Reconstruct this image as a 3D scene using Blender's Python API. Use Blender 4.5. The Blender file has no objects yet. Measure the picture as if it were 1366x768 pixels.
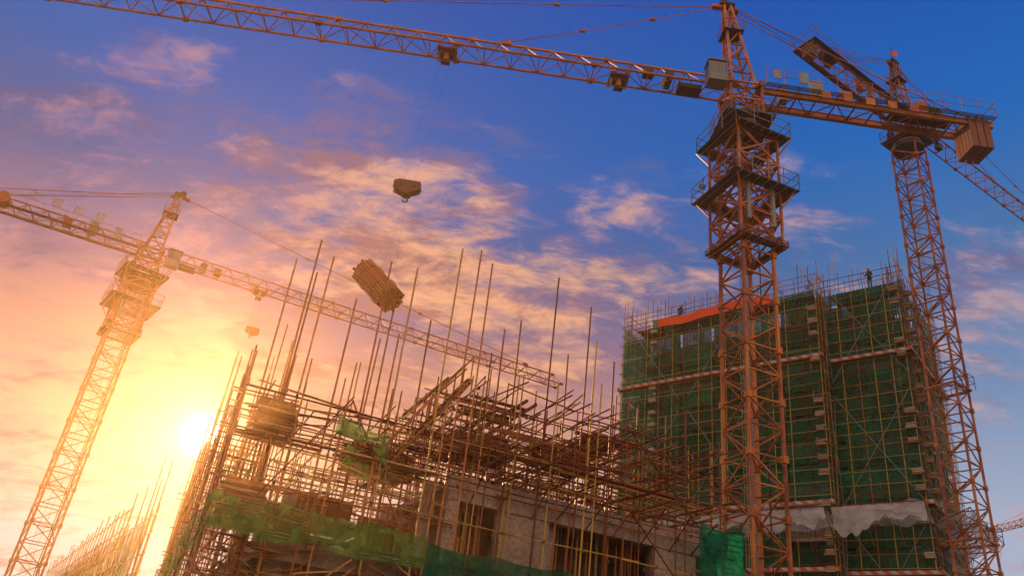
import bpy, math, random
from mathutils import Vector, Matrix, noise
R = random.Random(7)
V = Vector
sc = bpy.context.scene

# ---------------------------------------------------------------- mesh builder
class MB:
    def __init__(s): s.v=[]; s.f=[]; s.m=[]
    def tube(s,p,q,r,m=0,n=5):
        p=V(p); q=V(q); d=q-p
        if d.length<1e-5: return
        d.normalize()
        a=V((0,0,1)) if abs(d.z)<.9 else V((1,0,0))
        x=d.cross(a).normalized(); y=d.cross(x)
        b=len(s.v); off=math.pi/4 if n==4 else 0
        for e in (p,q):
            for i in range(n):
                t=2*math.pi*i/n+off
                s.v.append(e+x*(r*math.cos(t))+y*(r*math.sin(t)))
        for i in range(n):
            j=(i+1)%n
            s.f.append((b+i,b+j,b+n+j,b+n+i)); s.m.append(m)
        s.f.append(tuple(b+i for i in reversed(range(n)))); s.m.append(m)
        s.f.append(tuple(b+n+i for i in range(n))); s.m.append(m)
    def box(s,c,size,m=0,rot=None):
        c=V(c); hx,hy,hz=[k/2 for k in size]; b=len(s.v)
        for dx,dy,dz in ((-1,-1,-1),(1,-1,-1),(1,1,-1),(-1,1,-1),(-1,-1,1),(1,-1,1),(1,1,1),(-1,1,1)):
            o=V((dx*hx,dy*hy,dz*hz))
            if rot is not None: o=rot@o
            s.v.append(c+o)
        for f in ((3,2,1,0),(4,5,6,7),(0,1,5,4),(1,2,6,5),(2,3,7,6),(3,0,4,7)):
            s.f.append(tuple(b+i for i in f)); s.m.append(m)
    def box2(s,a,c,m=0):
        s.box([(a[i]+c[i])/2 for i in range(3)],[abs(c[i]-a[i]) for i in range(3)],m)
    def sheet(s,fn,nu,nv,m=0):
        b=len(s.v)
        for j in range(nv+1):
            for i in range(nu+1): s.v.append(V(fn(i/nu,j/nv)))
        for j in range(nv):
            for i in range(nu):
                k=b+j*(nu+1)+i
                s.f.append((k,k+1,k+nu+2,k+nu+1)); s.m.append(m)
    def obj(s,name,mats,parent=None,bevel=0,smooth=False):
        me=bpy.data.meshes.new(name); me.from_pydata([tuple(v) for v in s.v],[],s.f)
        for k in mats: me.materials.append(k)
        me.polygons.foreach_set('material_index',s.m)
        if smooth: me.polygons.foreach_set('use_smooth',[True]*len(s.f))
        me.update()
        o=bpy.data.objects.new(name,me); sc.collection.objects.link(o)
        if parent: o.parent=parent
        if bevel:
            b=o.modifiers.new('Bevel','BEVEL'); b.width=bevel; b.segments=2
        return o
def empty(name,loc=(0,0,0),yaw=0,parent=None):
    e=bpy.data.objects.new(name,None); sc.collection.objects.link(e)
    e.location=loc; e.rotation_euler=(0,0,yaw)
    if parent: e.parent=parent
    return e

# ---------------------------------------------------------------- materials
def pmat(name,cols,rough=.6,metal=0,nscale=3,bump=.15,isl=.6,dirt=.5,kind='solid',opac=.85,bscale=25,spec=.3):
    m=bpy.data.materials.new(name); m.use_nodes=True; nt=m.node_tree; N=nt.nodes; L=nt.links
    out=N['Material Output']; bs=N['Principled BSDF']
    tc=N.new('ShaderNodeTexCoord'); no=N.new('ShaderNodeTexNoise')
    no.inputs['Scale'].default_value=nscale; no.inputs['Detail'].default_value=6; no.inputs['Roughness'].default_value=.65
    L.new(tc.outputs['Object'],no.inputs['Vector'])
    ge=N.new('ShaderNodeNewGeometry')
    mx=N.new('ShaderNodeMix'); mx.inputs[0].default_value=isl
    st=N.new('ShaderNodeMapRange'); st.inputs[1].default_value=.3; st.inputs[2].default_value=.7
    L.new(no.outputs['Fac'],st.inputs[0])
    L.new(st.outputs[0],mx.inputs[2]); L.new(ge.outputs['Random Per Island'],mx.inputs[3])
    rp=N.new('ShaderNodeValToRGB'); e=rp.color_ramp.elements
    while len(e)<len(cols): e.new(.5)
    for i,c in enumerate(cols):
        e[i].position=i/(len(cols)-1) if len(cols)>1 else 0; e[i].color=(*c,1)
    L.new(mx.outputs[0],rp.inputs[0])
    n2=N.new('ShaderNodeTexNoise'); n2.inputs['Scale'].default_value=bscale; n2.inputs['Detail'].default_value=5
    L.new(tc.outputs['Object'],n2.inputs['Vector'])
    dm=N.new('ShaderNodeMix'); dm.data_type='RGBA'; dm.blend_type='MULTIPLY'; dm.inputs[0].default_value=dirt
    r2=N.new('ShaderNodeValToRGB'); r2.color_ramp.elements[0].position=.35; r2.color_ramp.elements[0].color=(.25,.2,.17,1); r2.color_ramp.elements[1].position=.62
    L.new(n2.outputs['Fac'],r2.inputs[0]); L.new(rp.outputs[0],dm.inputs[6]); L.new(r2.outputs[0],dm.inputs[7])
    bp=N.new('ShaderNodeBump'); bp.inputs['Strength'].default_value=bump; bp.inputs['Distance'].default_value=.05
    L.new(n2.outputs['Fac'],bp.inputs['Height'])
    if kind=='solid':
        L.new(dm.outputs[2],bs.inputs['Base Color']); bs.inputs['Roughness'].default_value=rough
        bs.inputs['Metallic'].default_value=metal; bs.inputs['Specular IOR Level'].default_value=spec
        L.new(bp.outputs[0],bs.inputs['Normal'])
    else:
        N.remove(bs)
        d=N.new('ShaderNodeBsdfDiffuse'); t=N.new('ShaderNodeBsdfTranslucent'); tr=N.new('ShaderNodeBsdfTransparent')
        a=N.new('ShaderNodeMixShader'); a.inputs[0].default_value=.5; b=N.new('ShaderNodeMixShader')
        for k in (d,t): L.new(dm.outputs[2],k.inputs['Color']); L.new(bp.outputs[0],k.inputs['Normal'])
        L.new(d.outputs[0],a.inputs[1]); L.new(t.outputs[0],a.inputs[2])
        mr=N.new('ShaderNodeMapRange'); mr.inputs[3].default_value=opac-.25; mr.inputs[4].default_value=min(1,opac+.2)
        L.new(st.outputs[0],mr.inputs[0]); L.new(mr.outputs[0],b.inputs[0])
        L.new(tr.outputs[0],b.inputs[1]); L.new(a.outputs[0],b.inputs[2]); L.new(b.outputs[0],out.inputs[0])
    return m
M_or=pmat('crane_paint_orange',[(.07,.02,.012),(.42,.11,.02),(.72,.27,.035)],.4,.15,.9,.1,.45,.75)
M_ye=pmat('crane_paint_yellow',[(.18,.04,.01),(.42,.11,.018),(.55,.19,.03)],.4,.15,2.2,.1,.35,.7)
M_dk=pmat('dark_steel',[(.03,.025,.03),(.07,.055,.05)],.5,.4,3)
M_gr=pmat('grey_steel',[(.16,.18,.2),(.3,.32,.34)],.5,.2,3)
M_cab=pmat('cab_paint',[(.16,.18,.2),(.28,.28,.28)],.4,0,2,.05)
M_gl=pmat('cab_glass',[(.02,.03,.05),(.04,.05,.07)],.08,0,1,0,.2,0,spec=.8)
M_rope=pmat('wire_rope',[(.02,.02,.02),(.04,.035,.03)],.6,.4)
M_cw=pmat('counterweight_concrete',[(.18,.07,.04),(.32,.14,.07)],.85,0,1.5,.3,.5)
M_tube=pmat('rusty_scaffold_tube',[(.06,.016,.008),(.20,.05,.015),(.40,.12,.03),(.58,.27,.08)],.45,.35,1.3,.1,.8,.6)
M_tby=pmat('yellow_scaffold_tube',[(.26,.14,.03),(.55,.33,.05),(.42,.28,.07)],.45,.2,1.3,.1,.8,.5)
M_cpl=pmat('coupler_steel',[(.08,.05,.035),(.2,.13,.08)],.55,.5,4)
M_con=pmat('raw_concrete',[(.20,.145,.12),(.38,.29,.24),(.50,.41,.34)],.9,0,.8,.35,.25,.5,bscale=9)
M_tim=pmat('timber',[(.16,.07,.03),(.38,.18,.06),(.6,.36,.16)],.8,0,2,.3,.85,.5)
M_ply=pmat('plywood_formwork',[(.16,.05,.02),(.34,.12,.045)],.75,0,1.5,.2,.7,.5)
M_net=pmat('green_safety_net',[(.003,.07,.045),(.008,.18,.10),(.02,.30,.17)],.9,0,.9,.5,.55,.55,'net',.9,4)
M_netl=pmat('light_green_net',[(.06,.2,.05),(.14,.36,.08),(.32,.48,.12)],.9,0,1.2,.5,.4,.4,'net',.66,5)
M_netw=pmat('white_net',[(.7,.7,.72),(.9,.88,.88)],.9,0,1,.5,.5,.1,'net',.62,5)
M_red=pmat('red_banner_cloth',[(.7,.06,.012),(.8,.12,.03)],.8,0,1,.2,.3,.2)
M_dirt=pmat('site_dirt',[(.1,.075,.05),(.18,.14,.1),(.25,.2,.15)],.95,0,.15,.6,0,.5,bscale=2)
M_skin=pmat('skin',[(.4,.22,.15),(.45,.26,.18)],.6)
M_cl=pmat('work_clothes',[(.03,.035,.06),(.05,.06,.09)],.9)
M_hat=pmat('helmet_yellow',[(.7,.4,.03),(.75,.45,.05)],.35)
M_sign=pmat('sign_paint',[(.4,.3,.16),(.5,.38,.2)],.5)
def stripe_mat():
    m=bpy.data.materials.new('striped_toe_board'); m.use_nodes=True; N=m.node_tree.nodes; L=m.node_tree.links
    tc=N.new('ShaderNodeTexCoord'); w=N.new('ShaderNodeTexWave'); w.inputs['Scale'].default_value=.8; w.inputs['Distortion'].default_value=.3
    w.bands_direction='DIAGONAL'
    r=N.new('ShaderNodeValToRGB'); r.color_ramp.interpolation='CONSTANT'
    r.color_ramp.elements[0].color=(.38,.08,.05,1); r.color_ramp.elements[1].position=.5; r.color_ramp.elements[1].color=(.4,.33,.3,1)
    L.new(tc.outputs['Object'],w.inputs['Vector']); L.new(w.outputs['Fac'],r.inputs[0]); L.new(r.outputs[0],N['Principled BSDF'].inputs['Base Color'])
    N['Principled BSDF'].inputs['Roughness'].default_value=.8
    return m
M_str=stripe_mat()

# ---------------------------------------------------------------- lattice helpers
def mast_lat(mb,w,z0,z1,p,rl,rb,m=0,x=False,m2=None):
    h=w/2; C=[(-h,-h),(h,-h),(h,h),(-h,h)]
    for c in C: 
        n=max(1,round((z1-z0)/2.6)); 
        for k in range(n): mb.tube((c[0],c[1],z0+(z1-z0)*k/n),(c[0],c[1],z0+(z1-z0)*(k+1)/n),rl,m,4)
    n=max(1,round((z1-z0)/p)); dz=(z1-z0)/n
    for k in range(n+1):
        z=z0+k*dz
        for i in range(4):
            a=C[i]; b=C[(i+1)%4]
            mb.tube((a[0],a[1],z),(b[0],b[1],z),rb,m,4)
            if k<n:
                if (k+i)%2==0 or x: mb.tube((a[0],a[1],z),(b[0],b[1],z+dz),rb,m,4)
                if (k+i)%2==1 or x: mb.tube((b[0],b[1],z),(a[0],a[1],z+dz),rb,m,4)
        if k%2==0:
            mb.tube((C[0][0],C[0][1],z),(C[2][0],C[2][1],z),rb*.8,m,4)
            for c in C: mb.box((c[0],c[1],z),(rl*2.6,rl*2.6,rl*3.2),m if m2 is None else m2)
def railing(mb,pts,h,m,step=.9,r=.025):
    for a,b in zip(pts[:-1],pts[1:]):
        a=V(a); b=V(b); L=(b-a).length; n=max(1,int(L/step))
        for k in range(n+1):
            p=a.lerp(b,k/n); mb.tube(p,p+V((0,0,h)),r,m,4)
        for q in (.5,1): mb.tube(a+V((0,0,h*q)),b+V((0,0,h*q)),r,m,4)
def platform(mb,wi,wo,z,m,mr,h=1.05):
    t=.07
    a=(wi+wo)/4; b=(wo-wi)/2
    for sx,sy,lx,ly in ((0,-a,wo,b),(0,a,wo,b),(-a,0,b,wi),(a,0,b,wi)):
        mb.box((sx,sy,z),(lx,ly,t),m)
    o=wo/2
    for k in range(-3,4):
        q=k*wo/7
        mb.tube((q,-o,z-.09),(q,o,z-.09),.035,mr,4)
    railing(mb,[(-o,-o,z),(o,-o,z),(o,o,z),(-o,o,z),(-o,-o,z)],h,mr)
def jib_tri(mb,x0,x1,w,h,p,rc,rb,m=0):
    n=round((x1-x0)/p); dx=(x1-x0)/n; zt=h
    for y in (-w/2,w/2): mb.tube((x0,y,0),(x1,y,0),rc,m,4)
    mb.tube((x0,0,zt),(x1-dx/2,0,zt),rc*1.1,m,4)
    for k in range(n):
        a=x0+k*dx; b=a+dx; c=a+dx/2
        for y in (-w/2,w/2):
            mb.tube((a,y,0),(c,0,zt),rb,m,4); mb.tube((c,0,zt),(b,y,0),rb,m,4)
        mb.tube((a,-w/2,0),(a,w/2,0),rb,m,4)
        s=1 if k%2 else -1
        mb.tube((a,-s*w/2,0),(b,s*w/2,0),rb*.8,m,4)
        if k%5==4:
            for y in (-w/2,w/2): mb.box((b,y,0),(.3,rc*3,rc*3.2),m)
            mb.box((c,0,zt),(.3,rc*3,rc*3.2),m)
    mb.tube((x1,-w/2,0),(x1,w/2,0),rb,m,4)
def rope(mb,p,q,sag,r,m,n=10):
    p=V(p); q=V(q); prev=p
    for k in range(1,n+1):
        t=k/n; c=p.lerp(q,t)-V((0,0,sag*4*t*(1-t))); mb.tube(prev,c,r,m,4); prev=c
def hook_block(mb,s,m,md):
    for dy in (-.2,.2):
        b=len(mb.v); prof=[(-.66,.16),(-.58,.40),(.45,.42),(.66,.30),(.66,-.1),(.2,-.3),(-.1,-.3),(-.6,-.02)]
        for t in (-.03,.03):
            for (x,z) in prof: mb.v.append(V((x*s,(dy+t)*s,z*s)))
        n=len(prof)
        for i in range(n): mb.f.append((b+i,b+(i+1)%n,b+n+(i+1)%n,b+n+i)); mb.m.append(m)
        mb.f.append(tuple(b+i for i in reversed(range(n)))); mb.m.append(m); mb.f.append(tuple(b+n+i for i in range(n))); mb.m.append(m)
    for dx in (-.3,.3):
        mb.tube((dx*s,-.14*s,.12*s),(dx*s,.14*s,.12*s),.27*s,md,14); mb.tube((dx*s,-.28*s,.12*s),(dx*s,.28*s,.12*s),.06*s,md,8)
    mb.box((0,0,-.3*s),(.4*s,.36*s,.16*s),md)
    mb.tube((0,0,-.34*s),(0,0,-.5*s),.06*s,md,8)
    pr=V((0,0,-.46*s))
    for k in range(1,13):
        a=math.pi/2+k/12*math.pi*1.5
        c=V((.12*s*math.cos(a),0,-.6*s+.12*s*math.sin(a))); mb.tube(pr,c,.035*s,md,6); pr=c

def crane(name,loc,yaw,H,mw,myaw,jibL,cjL,ah,pm,cage=None,hook=None,aoff=.6,cabside=1,rl=.085,rb=.042,xb=False,jh=1.15,tie=(.45,.82),cjt='deck',cws=1.0,cabs=1.0,cabz=0):
    E=empty(name,loc,yaw); mats=[pm,M_dk,M_gr,M_rope]
    mb=MB(); mast_lat(mb,mw,0,H-3.1,1.28,rl,rb,0,xb)
    for dx in (-.2,.2): mb.tube((dx,.25,.2),(dx,.25,H-3.2),.02,2,4)
    for k in range(int((H-3.4)/.35)): mb.tube((-.2,.25,.4+k*.35),(.2,.25,.4+k*.35),.012,2,4)
    mb.tube((mw*.3,-.3,0),(mw*.3,-.3,H-3),.03,3,5)
    o=mb.obj('mast',mats,E); o.rotation_euler=(0,0,myaw)
    if cage:
        mb=MB(); z0,z1,cw,pw=cage
        mast_lat(mb,cw,z0,z1,(z1-z0)/4,rl*.8,rb*1.15,0,True)
        platform(mb,cw*.9,pw,z1,1,2 if cw>2.4 else 0); platform(mb,cw,pw*1.1,(z0+z1)/2-.1,1,2 if cw>2.4 else 0)
        platform(mb,mw+.1,cw+.35,z0,1,0,.3)
        for sx in (-1,1):
            mb.tube((sx*cw*.3,-cw/2,z0+1),(sx*cw*.3,-cw/2,(z0+z1)/2),.12,2,8)
            for sy in (-1,1):
                for z in (z0+.4,z1-.5): mb.box((sx*(mw/2+.25),sy*(mw/2+.25),z),(.3,.3,.35),1)
                mb.tube((sx*cw/2,sy*cw/2,(z0+z1)/2-1.1),(sx*pw/2,sy*pw/2,(z0+z1)/2-.15),rb,0,4)
                mb.tube((sx*cw/2,sy*cw/2,z1-1.1),(sx*pw/2,sy*pw/2,z1-.1),rb,0,4)
        for sx,sy,z in ((-1,1,(z0+z1)/2+1.2),(.2,1,(z0+z1)/2+1.3),(.9,1,z1-1.0)):   # floodlights
            y=sy*pw*.45; mb.tube((sx*pw*.42,y,z),(sx*pw*.42,y+.18,z-.2),.2,2,14); mb.tube((sx*pw*.42,y,z),(sx*pw*.42,y-.05,z+.4),.03,1,5)
        o=mb.obj('climbing_frame',mats,E); o.rotation_euler=(0,0,myaw)
    mb=MB(); mb.tube((0,0,H-3.15),(0,0,H-2.75),mw*.64,1,20); mb.tube((0,0,H-2.75),(0,0,H-2.5),mw*.58,0,20)
    mb.tube((0,0,H-2.5),(0,0,H-2.2),mw*.66,1,20)
    mast_lat(mb,mw*.98,H-2.2,H+.2,1.2,rl*1.1,rb*1.3,0,True)
    platform(mb,mw,mw+1.0,H-2.35,1,0)
    for sx in (-1,1): mb.tube((sx*.9,-.7,H-2.1),(sx*.9,-.7,H-1.3),.2,1,10); mb.box((sx*.9,.75,H-1.7),(.45,.4,.7),1)
    mb.obj('slewing_unit',mats,E)
    mb=MB(); hw=mw*.38; top=V((aoff,0,H+ah))
    C=[(-hw,-hw),(hw,-hw),(hw,hw),(-hw,hw)]; K=6
    def pt(i,t): 
        c=V((C[i][0],C[i][1],H)); q=top+V((C[i][0]*.28,C[i][1]*.28,0)); return c.lerp(q,t)
    for i in range(4): mb.tube(pt(i,0),pt(i,1),rl*.85,0,4)
    for k in range(K+1):
        for i in range(4):
            j=(i+1)%4; mb.tube(pt(i,k/K),pt(j,k/K),rb,0,4)
            if k<K: mb.tube(pt(i,k/K),pt(j,(k+1)/K),rb,0,4)
    mb.box(top+V((0,0,.1)),(.9,.6,.16),1)
    mb.tube(top+V((.2,-.2,.25)),top+V((.2,.2,.25)),.26,1,12)
    mb.tube(top,top+V((.1,0,1.1)),.03,0,4)
    mb.box(top+V((.55,0,-.1)),(.7,.3,.2),0); mb.box(top+V((-.45,0,-.25)),(.5,.3,.25),0)
    z=H+ah*.66; ox=aoff*.66; mb.box((ox,0,z),(1.2,1.2,.04),1)
    railing(mb,[(ox-.6,-.6,z),(ox+.6,-.6,z),(ox+.6,.6,z),(ox-.6,.6,z),(ox-.6,-.6,z)],.8,0,.5,.018)
    for dx in (-.18,.18): mb.tube((-hw-.1,dx,H),(top.x-.3,dx,top.z),.018,2,4)
    mb.obj('tower_head',mats,E)
    mb=MB(); jib_tri(mb,mw*.45,jibL,1.25,jh,1.55,rl*.72,rb*.72,0)
    for t in tie: mb.box((jibL*t,0,jh+.12),(.5,.2,.3),0)
    mb.box((mw*.45+2.2,0,-.2),(1.3,.8,.28),1); mb.tube((mw*.45+3.4,-.5,.35),(mw*.45+3.4,.5,.35),.28,1,12)
    mb.box((mw*.45+4.6,.2,.45),(.6,.4,.6),1)
    j=mb.obj('jib',mats,E); j.location=(0,0,H)
    mb=MB(); x0=-mw*.4
    if cjt=='deck':
        for y in (-.62,.62):
            mb.box2((-cjL,y-.05,-.16),(x0,y+.05,.16),0); mb.box2((-cjL,y-.1,.16),(x0,y+.1,.19),0); mb.box2((-cjL,y-.1,-.19),(x0,y+.1,-.16),0)
        n=int(cjL/1.1)
        for k in range(n+1):
            x=x0-(cjL+x0)*k/n; mb.tube((x,-.62,-.08),(x,.62,-.08),.05,0,4)
            if k<n:
                x2=x0-(cjL+x0)*(k+1)/n; s=1 if k%2 else -1
                mb.tube((x,-s*.62,-.1),(x2,s*.62,-.1),.04,0,4)
        mb.box2((-cjL*.85,-.4,.2),(-cjL*.6,.4,.23),1)
        for y in (-.98,.98):
            for k in range(4): mb.box2((-cjL,y-.17+k*.09,.195),(x0*1.5,y-.13+k*.09,.225),1)
            railing(mb,[(x0*1.5,y*1.18,.2),(-cjL,y*1.18,.2)],1.05,0,1.0,.02)
            for k in range(n): mb.tube((x0-(cjL+x0)*k/n,y*.6,.1),(x0-(cjL+x0)*k/n,y*1.18,.18),.03,0,4)
    else:
        jib_m=MB(); jib_tri(jib_m,-x0,cjL,1.25,.95,1.4,rl*.75,rb*.8,0)
        b=len(mb.v); mb.v+= [V((-v.x,v.y,v.z)) for v in jib_m.v]; mb.f+=[tuple(b+i for i in reversed(f)) for f in jib_m.f]; mb.m+=jib_m.m
        for y in (-.85,.85):
            mb.box2((-cjL,y-.16,-.04),(x0*1.5,y+.16,-.01),1); railing(mb,[(x0*1.5,y*1.15,0),(-cjL,y*1.15,0)],1.0,0,1.2,.018)
    railing(mb,[(-cjL,-1.15,.2),(-cjL,1.15,.2)],1.05,0,1,.02)
    mb.tube((-cjL*.72,-.5,.7),(-cjL*.72,.5,.7),.36,1,16)
    for y in (-.53,.53): mb.tube((-cjL*.72,y-.03,.7),(-cjL*.72,y+.03,.7),.48,0,16)
    mb.box((-cjL*.72-.9,0,.6),(.6,.9,.6),1); mb.box((-cjL*.3,.35,.9),(.65,.4,1.15),2); mb.box((-cjL*.18,-.3,.75),(.5,.5,.95),2)
    mb.box((-cjL*.42,.3,.65),(.6,.45,.8),0)
    j=mb.obj('counter_jib',mats,E,.0); j.location=(0,0,H)
    mb=MB()
    for k in range(3 if cws>.9 else 2):
        x=-cjL+.45+k*.42
        mb.box((x,0,-.75*cws),(.36,1.5*cws,2.0*cws),0); mb.box((x,0,.42),(.2,1.3,.16),1)
        for q in (-.45,-.15,.15,.45): mb.box((x,q*cws,-.85*cws),(.385,.07,1.6*cws),0)
        for sy in (-.5,.5): mb.tube((x,sy*cws,.2),(x,sy*cws,.5),.04,1,5)
    j=mb.obj('counterweight',[M_cw,M_dk],E,.03); j.location=(0,0,H)
    mb=MB(); 
    mb.box((0,0,-1.0),(1.5,1.2,.12),0); mb.box((0,0,1.0),(1.65,1.35,.1),0)
    for sx in (-1,1):
        for sy in (-1,1): mb.box((sx*.7,sy*.55,0),(.1,.1,1.9),0)
    mb.box((0,.55,-.6),(1.3,.06,.7),0); mb.box((0,-.55,-.6),(1.3,.06,.7),0); mb.box((-.7,0,0),(.06,1,1.9),0); mb.box((.7,0,-.65),(.06,1,.6),0)
    mb.box((0,.55,.32),(1.28,.03,1.15),1); mb.box((0,-.55,.32),(1.28,.03,1.15),1); mb.box((.7,0,.32),(.03,.98,1.2),1)
    mb.box((0,.58,.32),(.06,.05,1.15),0); mb.box((0,-.58,.32),(.06,.05,1.15),0)
    mb.box((-.1,0,-.6),(.5,.5,.7),2)
    railing(mb,[(-.8,-.75,-1.0),(-.8,.75,-1.0)],1.0,2,.5,.02)
    o=mb.obj('operator_cab',[M_cab,M_gl,M_dk],E,.02); o.scale=(cabs,cabs,cabs); o.location=(mw*.5+.9,cabside*1.2,H-.3+cabz)
    mb=MB(); tp=V((aoff+.4,0,H+ah-.05)); tb=V((aoff-.3,0,H+ah-.15))
    for t in tie:
        rope(mb,tp,(jibL*t,0,H+jh+.2),.12,.03,0)
        for q in (.33,.66): 
            c=tp.lerp(V((jibL*t,0,H+jh+.2)),q); mb.box(c-V((0,0,.1)),(.35,.14,.16),0)
    for y in (-.6,.6): rope(mb,tb+V((0,y*.3,0)),(-cjL+1.2,y,H+.3),.1,.035,0)
    for y in (-.15,.1): rope(mb,tb+V((0,y,.3)),(-cjL*.72,y,H+1.1),.05,.012,1)
    mb.obj('tie_rods',[pm,M_rope],E)
    if hook:
        hx,drop,swing,s=hook
        for q,nm_ in ((hx,'trolley'),(7.0,'service_basket')):
            if nm_=='service_basket' and s<.9: continue
            mb=MB(); mb.box((q,0,-.16),(1.1,.9,.08),0)
            for sx in (-1,1):
                for y in (-.62,.62): mb.tube((q+sx*.45,y-.05,-.02),(q+sx*.45,y+.05,-.02),.12,1,12); mb.box((q+sx*.45,y,-.12),(.24,.06,.24),0)
                mb.tube((q+sx*.28,-.25,-.3),(q+sx*.28,.25,-.3),.2,1,12)
            mb.box((q,0,-.5),(.24,.36,.5),0); mb.box((q,-.0,-.85),(.5,.3,.2),1)
            t=mb.obj(nm_,mats,E); t.location=(0,0,H)
        mb=MB()
        for dx in (-.28,.28): mb.tube((hx+dx,0,H-.4),(hx+swing+dx*.9,0,H-drop+.3),.004,0,4)
        mb.obj('hoist_rope',[M_rope],E)
        mb=MB(); hook_block(mb,s,0,1)
        t=mb.obj('hook_block',[pmat('hook_block_paint',[(.08,.03,.02),(.16,.06,.03)],.5,.1),M_dk] if s>.9 else [M_ply,M_dk],E); t.location=(hx+swing,0,H-drop)
    mb=MB(); mb.box((0,0,.25),(5,5,.5),0); o=mb.obj('foundation',[M_con],E,.04); o.rotation_euler=(0,0,myaw)
    return E

# ---------------------------------------------------------------- cranes
c1=crane('tower_crane',(11.4,32.9,0),math.radians(181.6),34.0,1.8,math.radians(-162),50,14.2,7.0,M_or,
      cage=(23.6,30.4,2.5,3.5),hook=(16.7,9.7,.55,1.05),aoff=.7,cabside=1,rl=.10,rb=.05,xb=False,tie=(.27,.62),cabs=.7,cabz=.4)
c2=crane('tower_crane',(-30.0,57.5,0),math.radians(24.6),32.0,1.8,math.radians(12),39.5,15.5,6.2,M_ye,
      cage=(24.6,30.0,2.3,3.4),hook=(9.2,3.9,.3,1.0*.89),aoff=.5,cabside=-1,rl=.09,rb=.045,tie=(.9,),cjt='truss',cws=.8,cabs=.7,jh=1.0)
c3=crane('tower_crane',(29.8,47.5,0),math.radians(31),48.0,1.8,math.radians(5),46,12.5,6.2,M_or,
      cage=None,aoff=-.2,cabside=-1,rl=.09,rb=.05,tie=(.3,.6),cjt='truss',cws=.55,cabs=.75)
c4=crane('tower_crane',(108,118,0),math.radians(98.5),46.6,1.8,0,41,12,6,M_or,aoff=.3,rl=.12,rb=.07,tie=(.9,),cjt='truss')
for i,ch in enumerate('工程机械'):
    cu=bpy.data.curves.new('sign_character','FONT'); cu.body=ch; cu.size=.85; cu.extrude=.02; cu.materials.append(M_sign)
    o=bpy.data.objects.new('sign_character_%d'%(i+1),cu); sc.collection.objects.link(o); o.parent=c2
    o.location=(-9.6+i*1.6,-1.02,33.1); o.rotation_euler=(math.radians(90),0,0)
mb=MB(); mb.tube((0,0,0),(0,0,1.9),.03,0,6)
mb.sheet(lambda u,v:(u*.95,.12*math.sin(u*6+v),1.85-.62*v-.06*u),8,4,1)
o=mb.obj('flag',[M_dk,M_red],c3); o.location=(-.2,0,54.2)
mb=MB(); 
for z in (14.5,24.5):
    for y in (-1,1):
        mb.tube((-1,y,z),(1,y,z),.09,0,4); mb.tube((y,-1,z),(y,1,z),.09,0,4)
    mb.tube((0,1,z),(-1.2,3.5,z),.07,0,4); mb.tube((0,1,z),(1.6,3.5,z),.07,0,4)
    railing(mb,[(-1.2,-1.2,z),(1.2,-1.2,z),(1.2,1.2,z)],1,0,.7,.025)
mb.obj('wall_tie',[M_or],c3)
mb=MB()
for i in range(5): mb.box((-4.4-i*1.25,1.16,-.1),(.5,.04,.5),0)
mb.box((-3.2,1.18,.85),(.5,.05,.8),1); mb.box((-1.7,1.18,.85),(.4,.05,.6),1)
o=mb.obj('side_plates',[M_or,M_gr],c1); o.location=(0,0,34)

B=empty('pipe_bundle',(-6.2,32.4,18.7)); mb=MB()
ax=V((.66,-.30,-.69)).normalized(); sd=ax.cross(V((0,0,1))).normalized(); up=sd.cross(ax)
for j in range(9):
    for i in range(9 if j%2 else 10):
        o_=(i-4.5+(.5 if j%2 else 0))*.15; h_=(j-4)*.135
        if abs(o_)+abs(h_)>.95: continue
        l=1.2+R.uniform(-.04,.04); c=sd*o_+up*h_
        mb.tube(c-ax*l,c+ax*l,.07,0,9)
for t in (-.6,.55):
    ring=[ax*t+sd*(.78*math.cos(a))+up*(.66*math.sin(a)) for a in [k*math.pi/8 for k in range(17)]]
    for a,b in zip(ring[:-1],ring[1:]): mb.tube(a,b,.02,1,5)
    mb.tube(ax*t+up*.6,V((.35,.4,4.9)),.004,1,4)
mb.obj('pipes',[pmat('bundle_pipe',[(.16,.035,.015),(.36,.08,.025),(.48,.15,.05)],.5,.3,3,.2,.8,.5),M_rope],B)

# ---------------------------------------------------------------- concrete building
ang=math.atan2(.379,.926); O=(-6.8,23.6,0)
CB=empty('concrete_building',O,ang)
mb=MB()
mb.box2((.8,.8,2.6),(17.6,18,2.9)); mb.box2((.8,.8,5.5),(17.6,18,5.8)); mb.box2((6.4,.8,8.55),(16.6,17,8.8))
mb.box2((6.3,.62,8.0),(16.8,1.0,8.82)); mb.box2((.7,.62,5.1),(17.8,.95,5.78)); mb.box2((.62,.96,5.1),(.95,18,5.78))
mb.box2((.7,.62,2.2),(17.8,.95,2.88))
mb.obj('floor_slabs',[M_con],CB,.015)
mb=MB()
mb.box2((8.2,.68,5.8),(10.2,.95,8.0)); mb.box2((14.6,.68,5.8),(16.5,.95,8.0)); mb.box2((6.3,.68,5.8),(6.75,1.1,8.0))
mb.box2((10.2,.70,5.8),(14.6,.9,6.2)); mb.box2((6.75,4.6,5.8),(16.6,4.8,8.55)); mb.box2((16.35,.96,5.8),(16.6,14,8.54))
for x in (1.3,5.8,10.5,15): 
    for y in (1.3,6,11,16):
        for z in (0,2.9): mb.box2((x-.25,y-.25,z),(x+.25,y+.25,z+2.6))
        if x>5: mb.box2((x-.2,y-.2,5.8),(x+.2,y+.2,8.55))
        elif y<12: mb.box2((x-.2,y-.2,5.8),(x+.2,y+.2,7.2+y*.1))
for x in (6.9,12,15.2): mb.box2((x-.15,1.0,8.15),(x+.15,14,8.54))
mb.box2((.9,1.0,2.9),(17,1.15,4.0))
mb.obj('walls_and_columns',[M_con],CB,.012)
mb=MB()
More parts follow.
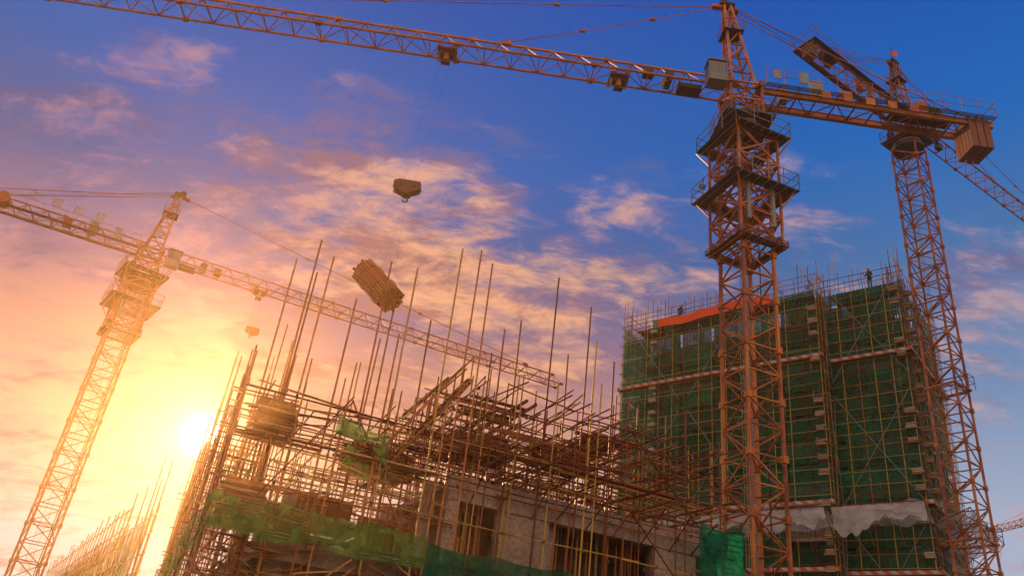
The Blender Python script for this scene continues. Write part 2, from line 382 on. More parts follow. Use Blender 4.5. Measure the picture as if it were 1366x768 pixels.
for x in (6.5,8.4,9.3,10,12.4,14.8,16.2,1.3,5.8):
    for k in range(5):
        xx=x+R.uniform(-.2,.2); z=8.8 if x>6 else 7.3; mb.tube((xx,.82+R.uniform(-.1,.4),z),(xx+R.uniform(-.06,.06),.85,z+R.uniform(.6,1.3)),.016,0,4)
mb.obj('starter_bars',[M_tube],CB)
mb=MB()
for x in [10.6+i*.42 for i in range(10)]: mb.box2((x,1.6,6.2),(x+.06,1.68,8.1),0)
for x in (7.0,7.3,7.7): mb.box2((x,1.3,5.8),(x+.1,1.4,8.1),0)
for k in range(14): x=R.uniform(6.9,15.8); y=R.uniform(1.5,4.2); mb.tube((x,y,5.8),(x+R.uniform(-.2,.2),y,8.5),.03,1,6)
mb.obj('opening_props',[M_tim,M_tube],CB)

# scaffolding
TR=.026
SF=empty('scaffolding',O,ang); mb=MB()
def jt(a,b,ov=.4,r=TR,m=0,j=.05):
    a=V(a); b=V(b); d=(b-a).normalized()
    rr=lambda:V((R.uniform(-j,j),R.uniform(-j,j),R.uniform(-j,j)))
    a=a-d*R.uniform(.05,ov)+rr(); b=b+d*R.uniform(.05,ov)+rr()
    mb.tube(a,b,r,m,6)
def split(a,b,L=4.5,**k):
    a=V(a); b=V(b); n=max(1,round((b-a).length/L)); 
    for i in range(n): jt(a.lerp(b,i/n),a.lerp(b,(i+1)/n),**k)
MP=.18
def M(): return 1 if R.random()<MP else 0
for y in (-.35,.45):
    x=-1.0
    while x<17.6:
        top=10.2 if x<6 else 12.1
        mb.tube((x,y,0),(x+R.uniform(-.1,.1),y,top+R.uniform(.1,1.2)),.027,M(),6)
        x+=R.uniform(1.2,1.8)
    for z in [k*1.35+.3 for k in range(8)]:
        if z>12: break
        if 5.8<z<8.3 and y>0: split((-1,y,z),(6,y,z),5,m=M(),ov=.5); continue
        split((-1,y,z),(17.4,y,z),5,m=M(),ov=.5)
        if z>8: split((6,y,z+.65),(17.2,y,z+.6),5,m=M(),ov=.6)
for x in (-1.0,.2):
    y=0
    while y<21:
        mb.tube((x,y,0),(x,y+R.uniform(-.1,.1),10.2+R.uniform(0,1.2)),.028,M(),6); y+=R.uniform(1.2,1.8)
    for z in [k*1.35+.3 for k in range(8)]:
        split((x,-.6,z),(x,21,z),5,m=M())
for y in [k*1.5 for k in range(14)]:
    for z in [k*1.35+.3 for k in range(8)]:
        jt((-1,y,z-.06),(.2,y,z-.06),.5,m=M())
for k in range(9): 
    y=k*2.4; jt((-1.05,y,.3 if k%2 else 5),(-1.05,y+2.4,5 if k%2 else .3+9.5),.3,m=M()); 
xs=[5.6+i*1.15 for i in range(11)]; ys=[.45+i*1.25 for i in range(9)]
for x in xs:
    for y in ys:
        t=12.0+R.uniform(-.4,.7); mb.tube((x+R.uniform(-.08,.08),y,8.8),(x,y,t),.025,M(),6)
for z in (9.1,9.9,10.7,11.4,12.0):
    for y in ys:
        if R.random()<.8: split((5.5,y,z),(17.2,y,z),4.5,m=M(),ov=1.0,j=.08)
    for x in xs:
        if R.random()<.8: split((x,-.1,z+.07),(x,11,z+.07),5,m=M(),ov=1.0,j=.08)
for k in range(75):
    x=R.uniform(5.5,17.4); z=R.choice([8.95,9.5,10.1,10.8,11.5,12.05])+R.uniform(-.1,.1)
    d=R.uniform(.6,1.5); jt((x,2,z),(x+R.uniform(-.5,.5),-d,z+R.uniform(-.1,.15)),.2,m=M())
for k in range(45):
    x=R.uniform(5,14); z=R.uniform(9,12.4); y=R.uniform(-.6,4); jt((x,y,z),(x+R.uniform(2,4),y+R.uniform(-.4,.4),z+R.uniform(-.25,.25)),.3,m=M())
xs2=[-.2+i*1.25 for i in range(5)]; ys2=[.5+i*1.6 for i in range(9)]
for x in xs2:
    for y in ys2: mb.tube((x,y,5.8),(x+R.uniform(-.1,.1),y,9.4+R.uniform(-.8,1.2)),.025,M(),6)
for z in (7.1,8.3,9.3,10.0):
    for y in ys2: 
        if R.random()<.75: split((-.6,y,z),(6,y,z),4,m=M(),ov=.8,j=.09)
    for x in xs2: 
        if R.random()<.75: split((x,-.1,z+.07),(x,15,z+.07),5,m=M(),ov=.8,j=.08)
for k in range(30):
    x=R.uniform(-1,5); z=R.uniform(6.4,10.1); y=R.uniform(-.6,3); jt((x,y,z),(x+R.uniform(1.5,3.5),y+R.uniform(-.4,.4),z+R.uniform(-.5,.5)),.3,m=M())
for x,z0,z1,dx in ((-.8,5,10,3),(2.4,9.8,5.2,3),(7,8.9,12,3.2),(12.4,12,8.9,3.2),(13,8.5,5,3.5),(-.8,.3,5,4),(4,5,.3,4),(8,.3,5,4)):
    jt((x,-.42,z0),(x+dx,-.42,z1),.4,m=M())
for k in range(9):
    x=7+k*1.15; jt((x,-.9,8.9),(x+R.uniform(-.2,.2),.6,8.0),.2)
mb.obj('tubes',[M_tube,M_tby],SF)
mb=MB()
tall=[(.1,15.6),(.6,15.2),(2.75,15.8),(3.6,15.5),(5.1,16.9),(5.8,17.1),(6.4,16.7),(9.1,17.1),(8.2,15.2),(10.6,16.3),(10.9,14.9),(11.8,14.3),(-.5,14.9),(4.8,14.3),(1.6,13.6),(7.2,14.2),(12.8,13.6),(3.3,12.8),(9.9,14),(13.6,13.2)]
for x,z in tall:
    y=-.35 if R.random()<.7 else R.uniform(0,1.5)
    mb.tube((x,y,R.choice([0,5.8,5.8])),(x+R.uniform(-.12,.12),y,z),.033,0 if R.random()<.85 else 1,7)
for k in range(40):
    y=R.uniform(.5,21); x=R.choice([-1,-.9,.2,.3,R.uniform(.5,5)]); mb.tube((x,y,5.8 if x>.5 else 0),(x+R.uniform(-.15,.15),y+R.uniform(-.1,.1),R.uniform(10.8,14.8)),.031,M(),6)
for k in range(24):
    x=R.uniform(6,17); y=R.uniform(1,11); mb.tube((x,y,8.8),(x+R.uniform(-.1,.1),y,R.uniform(12.5,14.2)),.027,M(),6)
mb.obj('tall_standards',[M_tube,M_tby],SF)
mb=MB()
for y in (-.35,.45):
    for x in [-1+i*1.5 for i in range(13)]:
        for z in [k*1.35+.3 for k in range(8)]:
            if z<10.2 or x>6: mb.box((x,y-.04,z),(.08,.08,.1))
for x in xs:
    for y in ys[:4]:
        for z in (9.1,9.9,10.7,11.4,12.0): mb.box((x,y-.03,z+.03),(.08,.08,.11))
mb.obj('couplers',[M_cpl],SF)
mb=MB()
def planks(x0,x1,y0,y1,z,w=.24,t=.05,m=0):
    y=y0
    while y<y1:
        if R.random()<.85:
            a=x0+R.uniform(-.3,.3); b=x1+R.uniform(-.3,.3)
            mb.box(((a+b)/2,y,z+R.uniform(0,.02)),(b-a,w,t),m,Matrix.Rotation(R.uniform(-.03,.03),3,'Z'))
        y+=w+.02
planks(-.9,2,-.3,.4,8.42); planks(2,5.5,-.3,.4,8.42); planks(6,10,-.3,.4,9.75); planks(11,15,-.3,.4,9.75,m=1); planks(-.9,3,-.3,.4,5.75); planks(3,8,-.3,.4,5.75)
planks(7,9.5,1.2,4,12.2,m=1); planks(12.2,14.5,2,5,12.2,m=1); planks(5.5,8,3,6,10.9,m=1)
def stack(x,y,z,l,w,h,m=0,yaw=0):
    n=int(h/.085)
    for k in range(n):
        for i in range(int(w/.16)):
            if k%4==3 and i%2: continue
            c=V((0,(i-.5*w/.16)*.17,k*.095)); rz=Matrix.Rotation(yaw+R.uniform(-.03,.03),3,'Z')
            mb.box(V((x,y,z+.05))+rz@(c+V((R.uniform(-.1,.1),0,0))),(l+R.uniform(-.2,.1),.13,.07),m,rz)
stack(.1,.3,8.46,1.2,.7,1.1); stack(-.2,.3,5.8,1.3,.8,1.1); stack(4.0,2.2,8.5,2.2,1.2,.9,1,.3); stack(7.6,2.2,9.9,2.2,1.2,.8,1,-.2); stack(10.8,1.8,10.2,2.2,1,.7,1,.2); stack(1.0,1.2,5.85,2,1,.8,0,.4)
for x in [5.6+i*.45 for i in range(25)]:
    if R.random()<.4: mb.box((x,R.uniform(3,6),12.12),(.09,R.uniform(3,6),.09),1)
for k in range(40):
    x=R.uniform(-.8,5.5); y=R.uniform(-.9,1.6)
    rt=Matrix.Rotation(R.uniform(-.9,.9),3,'Y')@Matrix.Rotation(R.uniform(-.6,.6),3,'Z')
    mb.box((x,y,R.uniform(4.3,5.4)),(R.uniform(.9,2.2),R.uniform(.1,.3),.04),R.choice([0,1,0]),rt)
for x0,x1,y,z0,z1 in ((1.2,3.4,1.6,6.2,7.4),(3.6,5.9,1.3,6.0,7.0),(6.6,8.1,1.4,5.8,7.0)):
    mb.box2((x0,y,z0),(x1,y+.05,z1),1)
    for x in [x0+.1+i*.4 for i in range(int((x1-x0)/.4)+1)]: mb.box2((x,y-.08,z0),(x+.06,y-.002,z1),0)
mb.obj('planks_and_timber',[M_tim,M_ply],SF)
mb=MB()
a=V((3.4,-.1,7.7)); b=V((6.2,-.1,12.0))
for dy in (0,.8):
    o_=V((0,dy,0)); mb.tube(a+o_,b+o_,.04,0,6); mb.tube(a+o_+V((0,0,.9)),b+o_+V((0,0,.9)),.03,0,6)
    for k in range(6): p=a.lerp(b,k/5)+o_; mb.tube(p,p+V((0,0,.9)),.025,0,6)
for k in range(18): p=a.lerp(b,k/17); mb.box(p+V((0,.4,.03)),(.22,.85,.04),1)
mb.obj('stair_flight',[M_tube,M_tim],SF)
mb=MB()
def net(p0,p1,z0,z1,nrm,amp,m=0,step=.35,sag=.1,seed=0,ragged=0):
    p0=V(p0); p1=V(p1); nrm=V(nrm); L=(p1-p0).length
    nu=max(3,int(L/step)); nv=max(3,int((z1-z0)/step))
    def f(u,v):
        c=p0.lerp(p1,u); z=z0+(z1-z0)*v
        n1=noise.noise(V((u*L*.8+seed,v*2,seed*1.7))); n2=noise.noise(V((u*L*2.5+seed,v*5,seed)))
        zz=z-sag*(1-(2*(u*L/2.4%1)-1)**2)*v-ragged*(1-v)*n1
        q=c+nrm*(amp*(.15+n1+.4*n2)); return (q.x,q.y,zz)
    mb.sheet(f,nu,nv,m)
net((-1.1,-.5,0),(5.5,-.45,0),5.45,6.5,(0,-1,0),.14,0,.15,.1,3,.2)
net((5.5,-.45,0),(17.3,-.45,0),5.3,6.25,(0,-1,0),.14,1,.2,.1,9,.25)
net((-1.1,21,0),(-1.1,-.5,0),5.0,6.5,(-1,0,0),.16,0,.3,.12,5,.4)
net((1.9,-.45,0),(3.7,-.4,0),8.7,9.5,(0,-1,0),.35,0,.12,.3,13,1.2); net((2.4,-.2,0),(4.0,.2,0),7.9,8.8,(0,-1,0),.3,0,.12,.3,17,1)
net((15.8,-.4,0),(17.9,-.4,0),6.5,9.0,(0,-1,0),.2,1,.2,.2,21,.8); net((17.9,-.4,0),(18.2,4,0),5,9.4,(1,0,0),.25,1,.25,.2,22,.8)
mb.obj('debris_net',[M_netl,M_net],SF,smooth=True)
# ---------------------------------------------------------------- second scaffold wing far left
a2=math.atan2(.866,-.50)
S2=empty('scaffolding',(-15.6,39.6,0),a2); mb=MB()
for y in (0,1.1):
    x=0
    while x<40:
        mb.tube((x,y,0),(x+R.uniform(-.15,.15),y,8.8+R.uniform(-.2,.7)),.032,M()|1,5); x+=R.uniform(1.2,1.6)
    for z in [.5+i*.9 for i in range(10)]: split((0,y,z),(40,y,z),6,m=1,ov=.5,r=.036)
for x in [i*3 for i in range(13)]: jt((x,-.05,.5),(x+3,-.05,8.3),.3,m=1,r=.032); jt((x+3,-.05,.5),(x,-.05,8.3),.3,m=M(),r=.032)
for x,z in ((.4,11.2),(1.6,10.6),(3.1,12.1),(5.5,10.8),(9,11)): mb.tube((x,0,5),(x+R.uniform(-.3,.3),0,z),.035,M(),5)
mb.obj('tubes',[M_tube,M_tby],S2)
mb=MB()
net((0,.3,0),(40,.3,0),0,8.2,(0,1,0),.15,0,.6,.1,2,.3)
mb.obj('debris_net',[M_netl],S2,smooth=True)
LB=MB(); LB.box2((1,-9,0),(46,-2.0,2.9)); LB.box2((.6,-9.4,2.9),(46.4,-1.6,3.15)); LB.box2((1,-9,3.15),(46,-2.1,4.9)); LB.box2((.6,-9.4,4.9),(46.4,-1.7,5.1))
LBo=LB.obj('low_concrete_building',[M_con]); LBo.location=(-15.6,39.6,0); LBo.rotation_euler=(0,0,a2)

# ---------------------------------------------------------------- green tower building
MP=.28
GB=empty('green_netted_building',(28.1,48.8,0),math.atan2(-.672,.74)); TOP=33.6
mb=MB()
for k in range(11):
    z=k*3.0
    mb.box2((-5.5,1.0,z-.2),(-1.0,9,z)); mb.box2((-21.4,-.5,z-.2),(-5.5,9,z))
    for x in (-1.3,-4.8,-6.2,-10,-14,-18,-21):
        for y in (1.3 if x>-5.5 else -.2,5,8.7): mb.box2((x-.25,y-.25,z),(x+.25,y+.25,z+2.8))
    mb.box2((-20,.4,z),(-6.5,.6,z+1.1)); mb.box2((-4.6,1.6,z),(-1.5,1.8,z+1.2)); mb.box2((-1.6,2.2,z),(-1.45,8,z+1.2))
mb.box2((-21,1.8,0),(-6,8.8,32.5)); mb.box2((-5.0,2.4,0),(-1.8,8.6,32.5))
mb.obj('concrete_frame',[M_con],GB)
mb=MB()
rows=[(i*1.8,i*1.8+1.72) for i in range(19)]
def facade(p0,p1,nrm,seed):
    p0=V(p0); p1=V(p1); L=(p1-p0).length; n=max(1,round(L/2.6))
    for (z0,z1) in rows:
        if z0>TOP: continue
        for i in range(n):
            if R.random()<.02: continue
            net(p0.lerp(p1,i/n+.004),p0.lerp(p1,(i+1)/n-.004),z0+R.uniform(-.05,.05),min(z1+R.uniform(-.12,.06),TOP+R.uniform(-.3,.3)),nrm,.13,0,.45,.06,R.uniform(0,99),.15)
facade((-22.4,-1.5,0),(-5.5,-1.5,0),(0,-1,0),1); facade((-5.5,-1.5,0),(-5.5,0,0),(1,0,0),2)
facade((-5.5,0,0),(0,0,0),(0,-1,0),3); facade((0,0,0),(0,9.5,0),(1,0,0),4); facade((0,9.5,0),(-22.4,9.5,0),(0,1,0),5); facade((-22.4,9.5,0),(-22.4,-1.5,0),(-1,0,0),6)
mb.obj('safety_netting',[M_net],GB,smooth=True)
mb=MB()
def grid(p0,p1,nrm,lift=.9,bay=1.2):
    p0=V(p0); p1=V(p1); nrm=V(nrm); L=(p1-p0).length; n=max(1,round(L/bay)); o_=nrm*.16
    for i in range(n+1):
        c=p0.lerp(p1,i/n)+o_; mb.tube(c,c+V((R.uniform(-.1,.1),0,TOP+R.uniform(.6,3.0))),.029,M()^1,5)
        c=p0.lerp(p1,i/n)-nrm*.7; mb.tube(c+V((0,0,20)),c+V((0,0,TOP+R.uniform(.5,2.8))),.03,M(),5)
        c=p0.lerp(p1,min(1,(i+.5)/n))-nrm*R.uniform(.2,.8); mb.tube(c+V((0,0,28)),c+V((0,0,TOP+R.uniform(.2,3.4))),.028,M(),5)
    z=.4
    while z<TOP+1.6:
        split(p0+o_*1.3+V((0,0,z)),p1+o_*1.3+V((0,0,z)),6,m=(M()^1),ov=.35,r=.027,j=.03)
        if z>TOP-1.5: split(p0-nrm*.6+V((0,0,z)),p1-nrm*.6+V((0,0,z)),6,m=M(),ov=.5,r=.028)
        z+=lift
    d=(p1-p0).normalized()
    for z0 in (0,8,17,26):
        for s in range(max(1,int(L/6))):
            a=p0+d*(s*6+.3)+o_*1.7; b=p0+d*min(L,s*6+5.6)+o_*1.7
            mb.tube(a+V((0,0,z0)),b+V((0,0,z0+8)),.026,2,5); mb.tube(b+V((0,0,z0)),a+V((0,0,z0+8)),.026,2,5)
for a,b,nn in (((-22.4,-1.5,0),(-5.5,-1.5,0),(0,-1,0)),((-5.5,0,0),(0,0,0),(0,-1,0)),((0,0,0),(0,9.5,0),(1,0,0)),((-22.4,9.5,0),(-22.4,-1.5,0),(-1,0,0)),((-5.5,-1.5,0),(-5.5,0,0),(1,0,0))):
    grid(a,b,nn,.9,1.2 if nn!=(1,0,0) else .8)
for k in range(130):
    x=R.uniform(-21.5,-.8); y=R.uniform(1 if x>-5 else -.6,8.5); mb.tube((x,y,31),(x+R.uniform(-.1,.1),y,TOP+R.uniform(.5,3.2)),.028,M(),5)
for k in range(40):
    x=R.uniform(-20,-3); y=R.uniform(1,8); z=TOP+R.uniform(-.2,1.6); jt((x,y,z),(x+R.uniform(-4,4),y+R.uniform(-3,3),z),.3,r=.028,m=M())
mb.obj('scaffold_tubes',[M_tube,M_tby,M_gr],GB)
mb=MB()
for p0,p1 in (((-22.6,-1.95),(-5.2,-1.95)),((-5.2,-.45),(.45,-.45))):
    for z in (27.6,16.9,12.6,7.0): mb.box2((p0[0],p0[1]-.03,z),(p1[0],p1[1],z+.22),0); mb.box2((p0[0],p0[1]+.005,z-.05),(p1[0],p1[1]+.6,z-.01),1)
for z in (27.6,16.9,12.6,7.0): mb.box2((.42,-.4,z),(.45,9.7,z+.22),0); mb.box2((-.1,-.4,z-.05),(.41,9.7,z-.01),1)
mb.obj('toe_boards',[M_str,M_tim],GB)
mb=MB()
for z in [1+i*1.05 for i in range(31)]:
    for x,y in ((-5.75,-1.85),(-.25,-.35),(.3,.7)):
        if R.random()<.85:
            for q in range(3): mb.box((x+R.uniform(-.06,.06),y,z+q*.13),(.6+R.uniform(-.1,.1),.34,.1),0 if R.random()<.7 else 1)
    if R.random()<.6: mb.box((-19.2,-1.85,z),(.6,.3,.3),0)
mb.obj('corner_landings',[pmat('pale_block',[(.25,.19,.14),(.5,.4,.3)],.9,0,3,.3,.8),M_tim],GB,.015)
mb=MB()
def fan(a,b,out,z):
    a=V(a); b=V(b); out=V(out); L=(b-a).length
    def f(u,v):
        q=a.lerp(b,u)+out*(v*2.0); n1=noise.noise(V((u*L*.7,v*2,z))); n2=noise.noise(V((u*L*2.3,v*4,z+3)))
        return (q.x,q.y,z+v*.9+n1*.45+n2*.15)
    mb.sheet(f,int(L*5),10,0)
    def g(u,v):
        q=a.lerp(b,u)+out*(2.0-.1*v); n1=noise.noise(V((u*L*.6,v*1.5,z+7))); n2=noise.noise(V((u*L*2.9,v*3,z+9)))
        return (q.x+out.x*n1*.3,q.y+out.y*n1*.3,z+.85-v*(.9+n1*1.1+n2*.5))
    mb.sheet(g,int(L*5),6,0)
    n=int(L/1.5)
    for i in range(n+1):
        p=a.lerp(b,i/n); mb.tube(p+V((0,0,z)),p+out*2.1+V((0,0,z+.95)),.035,1,5); mb.tube(p+V((0,0,z-1.3)),p+out*2.0+V((0,0,z+.85)),.03,1,5)
    mb.tube(a+out*2.05+V((0,0,z+.95)),b+out*2.05+V((0,0,z+.95)),.035,1,5)
fan((-22.4,-1.8,0),(-5.3,-1.8,0),(0,-1,0),15.2); fan((-5.3,-.3,0),(.3,-.3,0),(0,-1,0),15.6); fan((.3,-.3,0),(.3,9.6,0),(1,0,0),15.6)
mb.obj('catch_fan',[M_netw,M_tube],GB,smooth=False)
mb=MB(); mb.sheet(lambda u,v:(-18.8+10*u,-1.98-.08*math.sin(u*19),33.55-.75*v-.1*math.sin(u*7)),50,4,0)
mb.obj('red_banner',[M_red],GB,smooth=True)
mb=MB(); mb.box2((-21.5,-.9,33.4),(-6,1.2,33.46)); mb.box2((-5,.2,33.4),(-.5,2.2,33.46)); mb.box2((-9,2,33.0),(-6.2,6,34.6)); mb.box2((-4.6,3,33.5),(-1.8,6,34.2))
mb.obj('roof_deck',[M_ply],GB)

# ---------------------------------------------------------------- workers
def worker(loc,yaw,pose):
    E=empty('construction_worker',loc,yaw)
    P={'pel':(0,0,.95),'ch':(0,.03,1.3),'nk':(0,.04,1.48),'hd':(0,.06,1.6),'ht':(0,.06,1.7),
       'sl':(-.18,.03,1.42),'sr':(.18,.03,1.42),'kl':(-.12,.06,.5),'fl':(-.13,0,.08),'tl':(-.13,.18,.04),
       'kr':(.12,.03,.5),'fr':(.13,-.04,.08),'tr':(.13,.14,.04),'hl':(-.1,0,.9),'hr':(.1,0,.9),
       'el':(-.28,.05,1.15),'wl':(-.22,.28,1.05),'er':(.3,.08,1.2),'wr':(.3,.33,1.3)}
    P.update(pose); ks=list(P)
    ed=[('pel','ch'),('ch','nk'),('nk','hd'),('hd','ht'),('ch','sl'),('ch','sr'),('sl','el'),('el','wl'),('sr','er'),('er','wr'),('pel','hl'),('pel','hr'),('hl','kl'),('kl','fl'),('fl','tl'),('hr','kr'),('kr','fr'),('fr','tr')]
    rad={'pel':.15,'ch':.17,'nk':.06,'hd':.1,'ht':.09,'sl':.08,'sr':.08,'el':.05,'er':.05,'wl':.035,'wr':.035,'hl':.1,'hr':.1,'kl':.07,'kr':.07,'fl':.05,'fr':.05,'tl':.04,'tr':.04}
    me=bpy.data.meshes.new('body'); me.from_pydata([P[k] for k in ks],[(ks.index(a),ks.index(b)) for a,b in ed],[])
    me.materials.append(M_cl); o=bpy.data.objects.new('body',me); sc.collection.objects.link(o); o.parent=E
    o.modifiers.new('Skin','SKIN'); 
    for i,k in enumerate(ks): me.skin_vertices[0].data[i].radius=(rad[k],rad[k])
    me.skin_vertices[0].data[0].use_root=True
    s=o.modifiers.new('Sub','SUBSURF'); s.levels=1; s.render_levels=2
    mb=MB(); c=V(P['hd'])+V((0,0,.1))
    mb.sheet(lambda u,v:(c.x+.135*math.cos(u*6.2832)*math.cos(v*1.57),c.y+.15*math.sin(u*6.2832)*math.cos(v*1.57),c.z+.13*math.sin(v*1.57)),14,5,0)
    mb.box(c+V((0,.13,0)),(.2,.12,.015),0); mb.obj('hard_hat',[M_hat],E,smooth=True)
    mb=MB(); h=V(P['hd']); mb.sheet(lambda u,v:(h.x+.088*math.cos(u*6.2832)*math.sin(v*3.1416),h.y+.03+.1*math.sin(u*6.2832)*math.sin(v*3.1416),h.z+.02-.125*math.cos(v*3.1416)),12,8,0)
    mb.box(h+V((0,.13,.0)),(.03,.04,.04),0)
    for k in ('wl','wr'):
        w=V(P[k]); mb.box(w+V((0,.05,0)),(.07,.09,.035),0)
        for i in range(4): mb.tube(w+V((-.028+i*.019,.09,0)),w+V((-.028+i*.019,.15+.01*(i in(1,2)),-.03)),.009,0,5)
        mb.tube(w+V((.035,.05,0)),w+V((.06,.1,-.02)),.01,0,5)
    mb.obj('head_and_hands',[M_skin],E,smooth=True)
    return E
def gl(x,y,z): 
    return (28.1+x*.74+y*.672,48.8-x*.672+y*.74,z)
worker(gl(-2.0,.5,33.48),math.radians(120),{}); worker(gl(-17.5,-.6,33.48),math.radians(200),{'ch':(0,.15,1.28),'nk':(0,.22,1.43),'hd':(0,.28,1.54),'ht':(0,.3,1.64),'sl':(-.18,.17,1.38),'sr':(.18,.17,1.38)})

# ---------------------------------------------------------------- ground
mb=MB()
mb.sheet(lambda u,v:((u-.5)*5000,(v-.5)*5000,0),2,2,0); mb.obj('ground',[M_dirt])

# ---------------------------------------------------------------- world
S=V((-.3655,.9896,.2769)).normalized()
w=bpy.data.worlds.new('World'); sc.world=w; w.use_nodes=True; nt=w.node_tree; N=nt.nodes; Lk=nt.links
for n in list(N): N.remove(n)
def lk(a,b): Lk.new(a,b)
def mth(op,a,b=None,c=None,clamp=False):
    n=N.new('ShaderNodeMath'); n.operation=op; n.use_clamp=clamp
    for i,k in enumerate((a,b,c)):
        if k is None: continue
        if hasattr(k,'is_linked'): lk(k,n.inputs[i])
        else: n.inputs[i].default_value=k
    return n.outputs[0]
def sstep(x,a,b,lo=0,hi=1):
    n=N.new('ShaderNodeMapRange'); n.interpolation_type='SMOOTHSTEP'; lk(x,n.inputs[0])
    n.inputs[1].default_value=a; n.inputs[2].default_value=b; n.inputs[3].default_value=lo; n.inputs[4].default_value=hi; return n.outputs[0]
def ramp(x,pts):
    n=N.new('ShaderNodeValToRGB'); lk(x,n.inputs[0]); e=n.color_ramp.elements
    while len(e)<len(pts): e.new(.5)
    for i,(p,c) in enumerate(pts): e[i].position=p; e[i].color=(*c,1)
    return n.outputs[0]
def mix(f,a,b,mode='MIX'):
    n=N.new('ShaderNodeMix'); n.data_type='RGBA'; n.blend_type=mode
    for i,k in ((0,f),(6,a),(7,b)):
        if hasattr(k,'is_linked'): lk(k,n.inputs[i])
        elif i==0: n.inputs[0].default_value=k
        else: n.inputs[i].default_value=(*k,1)
    return n.outputs[2]
tc=N.new('ShaderNodeTexCoord'); nm=N.new('ShaderNodeVectorMath'); nm.operation='NORMALIZE'; lk(tc.outputs['Generated'],nm.inputs[0]); D=nm.outputs[0]
sp=N.new('ShaderNodeSeparateXYZ'); lk(D,sp.inputs[0]); X,Y,Z=sp.outputs
def dotd(v):
    n=N.new('ShaderNodeVectorMath'); n.operation='DOT_PRODUCT'; lk(D,n.inputs[0]); n.inputs[1].default_value=V(v).normalized(); return n.outputs['Value']
def lobe(v,k): return mth('POWER',mth('MAXIMUM',dotd(v),0),k)
SD=dotd(S)
zc=mth('MAXIMUM',Z,0); den=mth('ADD',zc,.26)
cb=N.new('ShaderNodeCombineXYZ'); lk(mth('DIVIDE',X,den),cb.inputs[0]); lk(mth('DIVIDE',Y,den),cb.inputs[1]); lk(mth('MULTIPLY',zc,.9),cb.inputs[2])
def nz(scale,detail,rough,dist,off,st=(1,1,1),rot=0):
    mp=N.new('ShaderNodeMapping'); lk(cb.outputs[0],mp.inputs[0]); mp.inputs['Location'].default_value=off; mp.inputs['Scale'].default_value=st; mp.inputs['Rotation'].default_value=(0,0,rot)
    n=N.new('ShaderNodeTexNoise'); lk(mp.outputs[0],n.inputs['Vector']); n.inputs['Scale'].default_value=scale; n.inputs['Detail'].default_value=detail
    n.inputs['Roughness'].default_value=rough; n.inputs['Distortion'].default_value=dist; return n.outputs['Fac']
clear=ramp(zc,[(0,(.55,.52,.6)),(.25,(.38,.43,.56)),(.38,(.18,.27,.45)),(.52,(.06,.17,.39)),(.63,(.004,.13,.46)),(.76,(.0,.08,.41)),(1,(.0,.04,.25))])
warm=ramp(zc,[(0,(.75,.60,.60)),(.12,(.76,.56,.52)),(.24,(.84,.45,.27)),(.34,(.60,.27,.20)),(.42,(.26,.15,.23)),(.50,(.06,.11,.29)),(.60,(.004,.11,.41)),(.8,(.0,.07,.37))])
base=mix(sstep(SD,.6,.93),clear,warm)
bump=None
for v,k,a in (((-.126,.844,.540),60,.10),((-.262,.839,.549),90,.08),((.3915,.8066,.608),140,.11),((.595,.849,.530),220,.12),((.153,.8125,.597),90,.04),((-.543,.9357,.374),60,.07),((-.45,.7635,.69),400,.045),((.02,.8906,.456),60,.09),((-.62,.78,.60),300,.04),
              ((0,.76,.70),50,-.09),((.2,.70,.80),50,-.09),((.5,.68,.68),60,-.09),((.55,.80,.60),300,-.04),((-.3,.72,.72),40,-.09),((.25,.88,.52),200,-.04)):
    t=mth('MULTIPLY',lobe(v,k),a); bump=t if bump is None else mth('ADD',bump,t)
big=nz(2.6,9,.58,.3,(3.1,1.7,0),(1,1.7,1),.45)
fine=nz(9.0,10,.66,.4,(.3,5.2,0),(1,2.0,1),.45)
cl=mth('ADD',mth('ADD',mth('MULTIPLY',big,.55),mth('MULTIPLY',fine,.45)),bump)
cm=sstep(cl,.49,.67)
shade=sstep(mth('ADD',nz(6.5,9,.64,.3,(3.5,1.9,.3),(1,1.8,1),.45),mth('MULTIPLY',bump,.4)),.45,.62)
litc=mix(sstep(SD,.55,.97),(.60,.36,.36),(.95,.44,.20))
litc=mix(sstep(zc,.56,.72),litc,(.28,.30,.55))
drk=ramp(zc,[(0,(.48,.38,.42)),(.3,(.33,.20,.26)),(.5,(.17,.13,.27)),(.7,(.03,.12,.35))])
drk=mix(sstep(SD,.82,.99),drk,(.46,.17,.09))
mv=mth('MINIMUM',mth('MULTIPLY',lobe((-.66,.815,.56),20),1.3),1)
litc=mix(mth('MULTIPLY',mv,.85),litc,(.42,.20,.30)); drk=mix(mth('MULTIPLY',mv,.85),drk,(.10,.09,.22))
cc=mix(shade,drk,litc)
col=mix(mth('MULTIPLY',cm,.9),base,cc)
sdp=mth('MAXIMUM',SD,0)
g1=mth('MULTIPLY',mth('POWER',sdp,12000),14.0); g2=mth('MULTIPLY',mth('POWER',sdp,700),.9); g3=mth('MULTIPLY',mth('POWER',sdp,90),.3)
def scl(c,f):
    n=N.new('ShaderNodeVectorMath'); n.operation='SCALE'; n.inputs[0].default_value=c; lk(f,n.inputs[3]); return n.outputs[0]
col=mix(1,col,scl((1,.85,.6),g1),'ADD'); col=mix(1,col,scl((1,.7,.34),g2),'ADD'); col=mix(1,col,scl((1,.5,.15),g3),'ADD')
back_fill=sstep(mth('MULTIPLY',Y,-1),-.1,.6)  # brighter warm sky behind the camera, added as front fill light
col=mix(back_fill,col,mix(shade,(.95,.62,.44),(1.7,1.15,.8)))
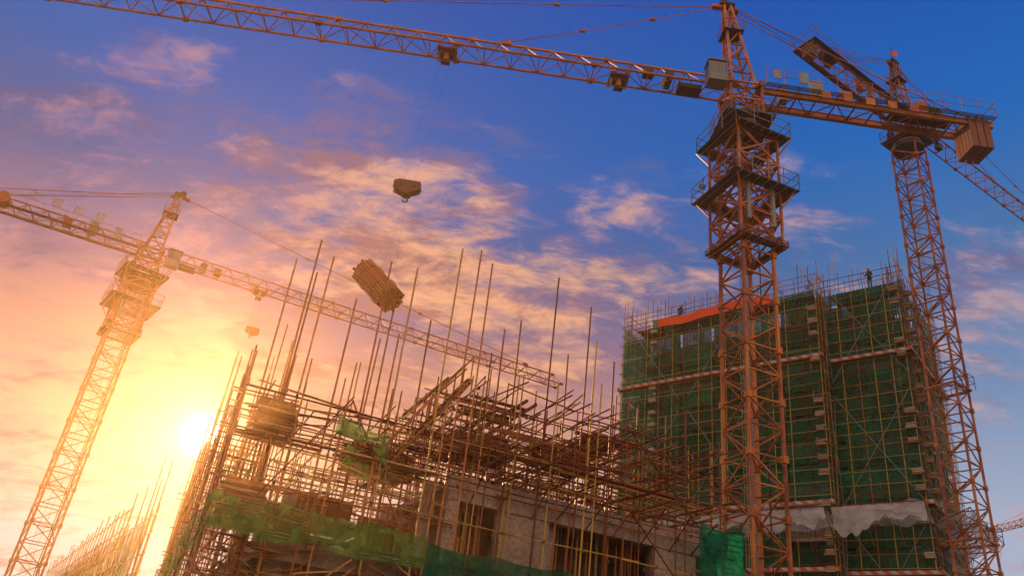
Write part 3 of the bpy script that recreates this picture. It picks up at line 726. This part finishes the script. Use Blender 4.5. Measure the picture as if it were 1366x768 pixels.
bg=N.new('ShaderNodeBackground'); lk(col,bg.inputs[0]); bg.inputs[1].default_value=1.0
sky=N.new('ShaderNodeTexSky'); sky.sky_type='NISHITA'; sky.sun_disc=False; sky.sun_elevation=math.asin(S.z); sky.sun_rotation=math.atan2(S.x,S.y)
b2=N.new('ShaderNodeBackground'); lk(sky.outputs[0],b2.inputs[0]); b2.inputs[1].default_value=.003
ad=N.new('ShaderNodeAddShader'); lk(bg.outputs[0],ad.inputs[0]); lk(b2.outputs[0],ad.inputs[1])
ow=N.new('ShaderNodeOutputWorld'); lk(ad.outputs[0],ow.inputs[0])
sl=bpy.data.lights.new('sun','SUN'); sl.energy=5.0; sl.angle=math.radians(.5); sl.color=(1,.56,.24)
so=bpy.data.objects.new('sun',sl); sc.collection.objects.link(so); so.rotation_euler=S.to_track_quat('Z','Y').to_euler()

# added scattering volume over the near site, shaped for the warm flare veil
mb=MB(); mb.box((0,12,19.5),(130,44,41)); m=bpy.data.materials.new('flare_haze'); m.use_nodes=True; nn=m.node_tree.nodes; nn.remove(nn['Principled BSDF'])
vs=nn.new('ShaderNodeVolumeScatter'); vs.inputs['Color'].default_value=(1,.62,.30,1); vs.inputs['Density'].default_value=.0017; vs.inputs['Anisotropy'].default_value=.87
m.node_tree.links.new(vs.outputs[0],nn['Material Output'].inputs['Volume']); mb.obj('flare_haze',[m])

# ---------------------------------------------------------------- camera
th=math.radians(28.93); ph=math.radians(7.5)
F=V((0,math.cos(th),math.sin(th))); U0=V((0,-math.sin(th),math.cos(th))); R0=V((1,0,0))
Rc=R0*math.cos(ph)+U0*math.sin(ph); Uc=U0*math.cos(ph)-R0*math.sin(ph)
cam=bpy.data.cameras.new('camera'); co=bpy.data.objects.new('camera',cam); sc.collection.objects.link(co)
mt=Matrix((Rc,Uc,-F)).transposed().to_4x4(); mt.translation=V((0,0,1.6)); co.matrix_world=mt
cam.sensor_width=36; cam.lens=36*1050/1366; cam.clip_end=6000; sc.camera=co
sc.view_settings.view_transform='Standard'; sc.view_settings.look='None'; sc.view_settings.exposure=0
